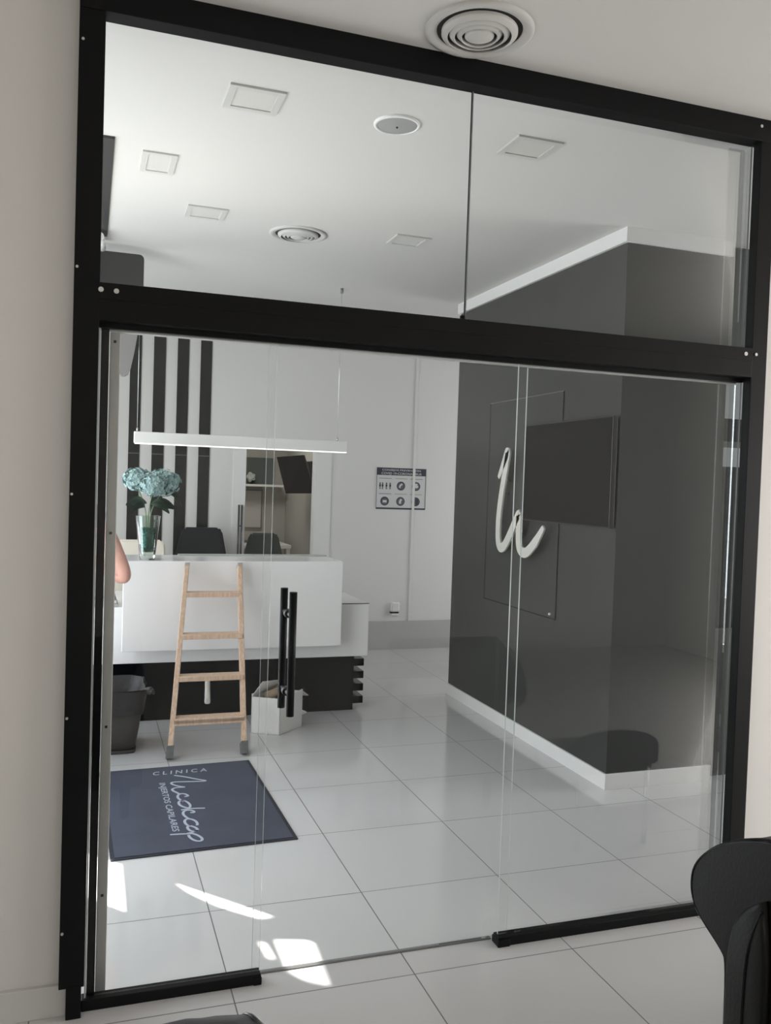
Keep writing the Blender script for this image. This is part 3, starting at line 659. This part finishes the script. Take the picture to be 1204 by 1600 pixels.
# ------------------------------------------------------------------ office chairs and office contents
def office_chair(name, label, x, y, ztop, wid, htb, m, face=0, taper=.82, thick=.06):
    """swivel chair; back faces the camera side (-y) when face = 1"""
    t = thing(name, label, 'office chair', (x, y, 0))
    sgn = -1 if face == 0 else 1
    bm = bmesh.new(); w0, w1 = wid/2, wid/2*taper; pts = [(-w0, 0), (w0, 0), (w0*.97, htb*.5), (w1, htb-.03), (w1-.03, htb), (-w1+.03, htb), (-w1, htb-.03), (-w0*.97, htb*.5)]
    prism(bm, [(x+a, y, ztop-htb+b) for a, b in pts], (0, thick, 0)); bmesh.ops.bevel(bm, geom=bm.edges[:], offset=.015, segments=2, affect='EDGES'); obj('backrest', bm, m, t, smooth=False)
    sy = y-.02 if sgn < 0 else y+.08; y0, y1 = (y-.48, y-.03) if sgn < 0 else (y+.08, y+.52)
    obj('seat', B((x-wid/2, y0, .43), (x+wid/2, y1, .51), .03), m, t)
    yc = (y0+y1)/2
    bm = bmesh.new(); tube(bm, [(x, yc, .09), (x, yc, .44)], .028, 14); tube(bm, smooth_poly([(x, yc, .42), (x, y+thick/2, .42), (x, y+thick/2, ztop-htb+.06)], 2), .018, 8); obj('column', bm, BLACKM, t)
    bm = bmesh.new()
    for k in range(5): a = k*2*math.pi/5; tube(bm, [(x, yc, .10), (x+.27*math.cos(a), yc+.27*math.sin(a), .07)], [.026, .016], 8)
    obj('star_base', bm, BLACKM, t)
    for k in range(5): a = k*2*math.pi/5; b = bmesh.new(); cx, cy = x+.27*math.cos(a), yc+.27*math.sin(a); tube(b, [(cx-.02*math.sin(a), cy+.02*math.cos(a), .028), (cx+.02*math.sin(a), cy-.02*math.cos(a), .028)], .028, 14); obj('castor', b, BLACKM, t)
    for s in (-1, 1):
        b = bmesh.new(); tube(b, smooth_poly([(x+s*(wid/2-.02), yc, .46), (x+s*(wid/2+.03), yc, .5), (x+s*(wid/2+.03), yc, .66)], 1), .014, 8); box(b, (x+s*(wid/2+.03)-.03, yc-.11, .65), (x+s*(wid/2+.03)+.03, yc+.11, .68), .01); obj('armrest', b, BLACKM, t)
    return t
office_chair('office_chair', 'black mesh office chair behind the middle of the counter', .952, 4.98, 1.195, .455, .50, BFAB, 0, .78)
office_chair('office_chair', 'cream leather office chair behind the glass vase', .355, 4.30, 1.128, .50, .46, CREAM, 0, .93)
office_chair('office_chair', 'grey green chair inside the back office doorway', 1.72, 6.1, 1.085, .42, .48, TEALC, 1, .72)
# office desk, shelf, framed panel, tv
t = thing('office_desk', 'white desk against the back of the office behind the doorway', 'desk', (1.6, 7.2, 0))
obj('desk_top', B((1.25, 6.95, .86), (2.2, 7.6, .90), .003), TRIM, t)
for x, y in ((1.28, 6.98), (2.17, 6.98), (1.28, 7.57), (2.17, 7.57)): obj('leg', B((x-.02, y-.02, 0), (x+.02, y+.02, .86)), TRIM, t)
for k, (x, z, lb) in enumerate(((1.62, .90, 'pale paper stack lying on the office desk'), (1.64, .922, 'dark folder on top of the paper stack on the office desk'))):
    tag(obj('paper_stack' if k == 0 else 'folder', B((x-.08, 7.0, z), (x+.10, 7.25, z+.022-.008*k), .001), PAPER if k == 0 else DGREY), lb, 'papers')
t = thing('wall_cabinet', 'dark grey niche shelf high on the office wall seen through the doorway', 'shelf', (1.75, 7.6, 1.55))
bm = B((1.58, 7.66, 1.58), (2.12, 7.70, 1.90)); obj('back_panel', bm, TEALC, t)
obj('shelf_board', B((1.58, 7.45, 1.555), (2.2, 7.70, 1.58)), TRIM, t)
obj('side_board', B((1.555, 7.45, 1.50), (1.58, 7.70, 1.95)), TRIM, t)
bm = bmesh.new(); b = bmesh.new(); bmesh.ops.create_icosphere(b, subdivisions=3, radius=.055)
for v in b.verts: v.co *= 1+.2*math.sin(v.co.x*80)*math.cos(v.co.z*70)
merge(bm, b, 0, Matrix.Translation((1.83, 7.56, 1.665))); tube(bm, [(1.835, 7.56, 1.58), (1.835, 7.56, 1.63)], .02, 10, 1)
tag(obj('flower_ornament', bm, [mat('pale_ornament', (.45, .47, .45), .7), BLACKM]), 'pale round flower ornament on the office shelf', 'ornament')
t = thing('picture_frame', 'pale rectangular framed panel below the office shelf', 'picture frame', (1.75, 7.68, 1.2))
obj('panel', B((1.62, 7.68, 1.06), (1.98, 7.70, 1.50)), mat('pale_panel', (.50, .48, .45), .4), t)
bm = bmesh.new()
for a in ((1.605, 1.045, 1.62, 1.515), (1.98, 1.045, 1.99, 1.515), (1.605, 1.045, 1.99, 1.06), (1.605, 1.50, 1.99, 1.512)): box(bm, (a[0], 7.67, a[1]), (a[2], 7.70, a[3]))
obj('frame', bm, mat('frame_grey', (.16, .155, .15), .4), t)
t = thing('office_television', 'dark television tilted on a bracket high on the office side wall', 'television', (2.2, 6.2, 1.7))
q = [pw(432, 714, y=6.6), pw(474, 711, y=6.0), pw(492, 771, y=5.9), pw(446, 771, y=6.5)]
bm = prism(bmesh.new(), q, (.02, .03, 0)); obj('television_case', bm, SCREEN, t)
bm = bmesh.new(); tube(bm, [(2.13, 6.35, 1.70), (2.27, 6.45, 1.74)], .02, 10); box(bm, (2.255, 6.35, 1.62), (2.28, 6.55, 1.85)); obj('wall_bracket', bm, BLACKM, t)
# glass office door with long steel pull, standing in the doorway frame
t = thing('office_door', 'open glass office door leaf with a long vertical steel pull handle', 'door', (1.39, YB, 0))
bm = bmesh.new(); box(bm, (1.385, YB+.03, .01), (1.397, YB+.60, 1.98)); obj('leaf', bm, GLASS, t)
bm = bmesh.new()
for x in (1.318, 1.345): tube(bm, [(x, YB-.06, .55), (x, YB-.06, 1.395)], .009, 12)
for z in (.75, 1.2): tube(bm, [(1.318, YB-.06, z), (1.345, YB-.06, z), (1.345, YB-.015, z)], .006, 8)
obj('pull_handle', bm, mat('dark_steel', (.12, .12, .12), .3, metal=.9), t)

# ------------------------------------------------------------------ black leather scroll chairs in the waiting room
def leather_chair(label, x0, x1):
    t = thing('leather_armchair', label, 'armchair', ((x0+x1)/2, -1.3, 0), 'black leather armchairs in the waiting room')
    pr_ = [(-1.098, .14), (-1.093, .36), (-1.090, .52), (-1.073, .54), (-1.000, .575), (-.962, .600), (-.943, .645), (-.955, .705), (-1.030, .776), (-1.10, .812), (-1.16, .836), (-1.24, .862), (-1.30, .82), (-1.285, .60), (-1.25, .40), (-1.24, .14)]
    P2 = [p for p in smooth_poly([(0, a, b) for a, b in pr_], 2, True)]
    bm = bmesh.new(); nx = 12; rings = []
    cy, cz = -1.15, .5
    for k in range(nx+1):
        s = k/nx; x = x0+(x1-x0)*s; ed = min(s, 1-s)*(x1-x0); ins = .012*max(0, 1-ed/.03) ; r_ = []
        for p in P2:
            pull = 1-ins/.12; yy = cy+(p.y-cy)*pull; zz = cz+(p.z-cz)*(1-ins*.25)
            if p.z > .3 and abs(p.y+1.09) < .05: yy += .006*math.sin(s*nx*2.1)
            r_.append(bm.verts.new((x, yy, zz)))
        rings.append(r_)
    n = len(P2)
    for a, b in zip(rings, rings[1:]):
        for k in range(n): f = bm.faces.new((a[k], a[(k+1) % n], b[(k+1) % n], b[k])); f.smooth = True
    bm.faces.new(rings[0]); bm.faces.new(rings[-1][::-1]); bmesh.ops.recalc_face_normals(bm, faces=bm.faces[:])
    obj('backrest', bm, LEATHER, t)
    for x in (x0+.004, x1-.004):
        o = obj('piping', tube(bmesh.new(), [(x, cy+(p.y-cy)*.93, cz+(p.z-cz)*.99) for p in P2], .0045, 8, closed=True), BLACKG, t)
    # puffed lower cushion on each end face, under the rolled top
    for x, s in ((x0, -1), (x1, 1)):
        pp = smooth_poly([(x, -1.106, .15), (x, -1.106, .50), (x, -1.108, .57), (x, -1.125, .635), (x, -1.165, .690), (x, -1.236, .735), (x, -1.236, .15)], 1, True)
        bm = prism(bmesh.new(), pp, (s*.016, 0, 0)); bmesh.ops.bevel(bm, geom=[e for e in bm.edges if abs(e.verts[0].co.x-x) > .01 and abs(e.verts[1].co.x-x) > .01], offset=.013, segments=3, profile=.5, affect='EDGES')
        obj('end_cushion', bm, LEATHER, t, smooth=True)
        bm = bmesh.new(); tube(bm, smooth_poly([(x+s*.015, -1.172, .15), (x+s*.016, -1.170, .45), (x+s*.016, -1.178, .60), (x+s*.012, -1.215, .70)], 2), .004, 8)
        obj('cushion_seam', bm, BLACKG, t)
    obj('seat', B((x0+.08, -1.78, .26), (x1-.08, -1.26, .46), .04), LEATHER, t)
    for s in (0, 1):
        xa = x0 if s == 0 else x1-.09
        bm = B((xa, -1.78, .16), (xa+.09, -1.26, .58), .03); tube(bm, [(xa+.045, -1.78, .59), (xa+.045, -1.28, .60)], .055, 16); obj('armrest', bm, LEATHER, t)
    for x, y in ((x0+.06, -1.15), (x1-.06, -1.15), (x0+.06, -1.72), (x1-.06, -1.72)):
        bm = bmesh.new(); tube(bm, [(x, y, 0), (x, y, .17)], [.018, .028], 12); obj('leg', bm, BLACKM, t)
    return t
ch = leather_chair('black leather armchair with rolled back at the right edge near the camera', 1.45, 2.02)
dup(ch, (ch.location.x-1.765, ch.location.y-.352, 0), 'black leather armchair of which only the top edge shows at the bottom left')
# dark blue seat back beyond it
t = thing('visitor_chair', 'dark blue chair with a rounded back just behind the black leather armchair', 'chair', (2.28, -.8, 0))
bm = bmesh.new(); pts = [(2.045, -.62, .38), (2.515, -.62, .38)]
for k in range(15):
    a = k/14*math.pi; pts.append((2.28+.235*math.cos(a), -.62, .470+.075*math.sin(a)))
prism(bm, pts, (0, .04, 0)); bmesh.ops.bevel(bm, geom=bm.edges[:], offset=.010, segments=2, affect='EDGES'); obj('backrest', bm, BLUEL, t)
obj('seat', B((2.08, -1.04, .34), (2.50, -.60, .39), .02), BLUEL, t)
for x, y in ((2.11, -1.0), (2.47, -1.0), (2.11, -.61), (2.47, -.61)):
    bm = bmesh.new(); tube(bm, [(x, y, 0), (x, y, .37)], .012, 10); obj('leg', bm, CHROME, t)

# ------------------------------------------------------------------ unseen sun mask in the shopfront, holes cut to shape the floor sun patches
XBL = -.905
def back(X, Y):
    k = (X-XBL)/SUND.x; return (Y-SUND.y*k, -SUND.z*k)
holes = []
holes.append([back(*p) for p in ((.338, .815), (.43, .765), (.56, .62), (.707, .400), (.63, .400), (.50, .53), (.41, .66))])
holes.append([back(*p) for p in ((.659, .232), (.76, .202), (.783, .185), (.771, -.087), (.70, -.04), (.659, .03))])
holes.append([back(*p) for p in ((.60, .235), (.622, .225), (.632, .12), (.612, .12))])
cu = bpy.data.curves.new('sun_mask', 'CURVE'); cu.dimensions = '2D'; cu.fill_mode = 'BOTH'; cu.extrude = .002
def spl(pts):
    s = cu.splines.new('POLY'); s.points.add(len(pts)-1)
    for i, p in enumerate(pts): s.points[i].co = (p[0], p[1], 0, 1)
    s.use_cyclic_u = True
spl([(1.75, 1.36), (3.32, 1.36), (3.32, 2.76), (1.75, 2.76)])
for h_ in holes: spl(h_)
co = bpy.data.objects.new('sun_mask', cu); COL.objects.link(co)
me = bpy.data.meshes.new_from_object(co.evaluated_get(bpy.context.evaluated_depsgraph_get())); bpy.data.objects.remove(co)
bm = bmesh.new(); bm.from_mesh(me); bmesh.ops.transform(bm, matrix=Matrix(((0, 0, 1, XBL), (1, 0, 0, 0), (0, 1, 0, 0), (0, 0, 0, 1))), verts=bm.verts)
tag(obj('gapped_sun_mask', bm, mat('sun_mask_sheet', (.62, .62, .58), .9)), 'unseen pale sheet in the shopfront with holes cut to shape the sun patches', 'sun_mask')
tag(obj('sun_block_panel', box(bmesh.new(), (-.93, 2.30, 0), (-.915, 3.28, 1.37)), mat('sun_block_matte', (.5, .52, .52), .8)), 'unseen lower panel added to block the sun beside the shopfront opening', 'light blocker')  # added blocker that limits the sun on the floor

# ------------------------------------------------------------------ person at the left, arms folded, mostly behind the frame
t = thing('person', 'person standing at the left with bare folded arm, only one elbow showing', 'person', (-.14, 2.12, 0))
PXc, PYc = -.142, 2.12
def skinned(name, V, E_, rad, m, parent, root=0, sub=2):
    me = bpy.data.meshes.new(name); me.from_pydata([Vector(v) for v in V], E_, []); o = bpy.data.objects.new(name, me); COL.objects.link(o)
    md = o.modifiers.new('s', 'SKIN'); sv = me.skin_vertices[0].data
    for i, r_ in enumerate(rad): sv[i].radius = r_ if isinstance(r_, tuple) else (r_, r_)
    sv[root].use_root = True; md.use_smooth_shade = True
    m2 = o.modifiers.new('b', 'SUBSURF'); m2.levels = sub; m2.render_levels = sub
    me2 = bpy.data.meshes.new_from_object(o.evaluated_get(bpy.context.evaluated_depsgraph_get())); bpy.data.objects.remove(o)
    me2.name = name; me2.materials.clear(); me2.materials.append(m); o = bpy.data.objects.new(name, me2); COL.objects.link(o)
    for p in me2.polygons: p.use_smooth = True
    if parent is not None: o.parent = parent; o.matrix_parent_inverse = Matrix.Translation(parent.location).inverted()
    return o
def W(x, y, z): return (PXc+x, PYc+y, z)
V = [W(0, 0, .95), W(0, 0, 1.10), W(0, 0, 1.28), W(0, 0, 1.42), W(0, .0, 1.51), W(0, .02, 1.58), W(0, .02, 1.66), W(0, .01, 1.73),
     W(.17, 0, 1.41), W(.255, .0, 1.28), W(.338, .0, 1.088), W(.33, .0, 1.068), W(.18, .17, 1.15), W(.05, .22, 1.20),
     W(-.17, 0, 1.41), W(-.24, 0, 1.28), W(-.27, .02, 1.13), W(-.12, .20, 1.15), W(.05, .25, 1.15),
     W(.095, 0, .90), W(.11, .01, .50), W(.11, -.02, .10), W(.115, .10, .045),
     W(-.095, 0, .90), W(-.11, .01, .50), W(-.11, -.02, .10), W(-.115, .10, .045)]
Ed = [(0, 1), (1, 2), (2, 3), (3, 4), (4, 5), (5, 6), (6, 7), (3, 8), (8, 9), (9, 10), (10, 11), (11, 12), (12, 13), (3, 14), (14, 15), (15, 16), (16, 17), (17, 18),
      (0, 19), (19, 20), (20, 21), (21, 22), (0, 23), (23, 24), (24, 25), (25, 26)]
rad = [(.14, .10), (.13, .095), (.15, .105), (.12, .085), .05, .075, .088, .07, .062, .052, .046, .043, .037, .028, .062, .052, .044, .036, .028,
       .085, .055, .038, .035, .085, .055, .038, .035]
body = skinned('body', V, Ed, rad, SKIN, t)
# fingers of both hands, curled over the opposite arm
def hand(base, dirv, sgn, nm):
    bm = bmesh.new(); d = Vector(dirv).normalized(); sd_ = Vector((0, 0, 1))
    tube(bm, [Vector(base), Vector(base)+d*.045, Vector(base)+d*.085], [.024, .036, .034], 12)
    for k in range(4):
        ln = (.068, .078, .074, .058)[k]; b0 = Vector(base)+d*.082+sd_*((k-1.5)*.019)
        tube(bm, smooth_poly([b0, b0+d*ln*.45+Vector((0, .006, 0)), b0+d*ln*.8-Vector((0, .006, 0)), b0+d*ln*.95-Vector((0, .020, 0))], 1), [.009, .0085, .0075], 8)
    b0 = Vector(base)+d*.02+sd_*.025; tube(bm, smooth_poly([b0, b0+d*.03+sd_*.028, b0+d*.062+sd_*.034], 1), .0098, 8)
    return bm
obj('hand', hand(W(.06, .22, 1.20), (-1, .05, .05), 1, 'l'), SKIN, t, smooth=True)
obj('hand', hand(W(.04, .25, 1.15), (1, -.05, .02), 1, 'r'), SKIN, t, smooth=True)
# head features
bm = bmesh.new(); b = bmesh.new(); bmesh.ops.create_uvsphere(b, u_segments=24, v_segments=16, radius=1)
for v in b.verts:
    if v.co.z < 0: v.co.x *= 1-.28*abs(v.co.z); v.co.y *= 1-.12*abs(v.co.z)
merge(bm, b, 0, Matrix.Translation(W(0, .03, 1.66)) @ Matrix.Diagonal((.078, .098, .118, 1)))
for s in (-1, 1):
    b = bmesh.new(); bmesh.ops.create_uvsphere(b, u_segments=12, v_segments=8, radius=1); merge(bm, b, 0, Matrix.Translation(W(s*.08, .02, 1.655)) @ Matrix.Diagonal((.010, .020, .032, 1)))
b = bmesh.new(); bmesh.ops.create_cone(b, segments=10, radius1=.017, radius2=.005, depth=.045); merge(bm, b, 0, Matrix.Translation(W(0, .135, 1.648)) @ Matrix.Rotation(R(-14), 4, 'X'))
b = bmesh.new(); bmesh.ops.create_uvsphere(b, u_segments=12, v_segments=8, radius=1); merge(bm, b, 1, Matrix.Translation(W(0, .117, 1.605)) @ Matrix.Diagonal((.024, .010, .008, 1)))
for s in (-1, 1):
    b = bmesh.new(); bmesh.ops.create_uvsphere(b, u_segments=12, v_segments=8, radius=.012); merge(bm, b, 2, Matrix.Translation(W(s*.030, .112, 1.672)))
obj('head', bm, [SKIN, mat('lips', (.5, .2, .18), .5), mat('eye', (.6, .6, .6), .2)], t, smooth=True)
bm = bmesh.new(); b = bmesh.new(); bmesh.ops.create_uvsphere(b, u_segments=24, v_segments=16, radius=1)
bmesh.ops.delete(b, geom=[v for v in b.verts if v.co.z < -.15 or (v.co.y > .55 and v.co.z < .45)], context='VERTS'); merge(bm, b, 0, Matrix.Translation(W(0, .015, 1.685)) @ Matrix.Diagonal((.090, .108, .115, 1)))
bmesh.ops.solidify(bm, geom=bm.faces[:], thickness=.008); obj('hair', bm, HAIR, t, smooth=True)
SV = [V[0], V[1], V[2], V[3], W(0, 0, 1.46), V[8], W(.225, 0, 1.335), V[14], W(-.22, 0, 1.335)]
skinned('shirt', SV, [(0, 1), (1, 2), (2, 3), (3, 4), (3, 5), (5, 6), (3, 7), (7, 8)], [(.158, .118), (.148, .112), (.165, .12), (.13, .098), .06, .074, .062, .074, .064], SHIRT, t)
TV_ = [V[0], V[19], V[20], W(.11, -.02, .09), V[23], V[24], W(-.11, -.02, .09)]
skinned('trousers', TV_, [(0, 1), (1, 2), (2, 3), (0, 4), (4, 5), (5, 6)], [(.158, .12), .10, .072, .06, .10, .072, .06], JEANS, t)
for s in (-1, 1):
    obj('shoe', B(W(s*.115-.048, -.09, .0), W(s*.115+.048, .19, .085), .03), BLACKM, t)
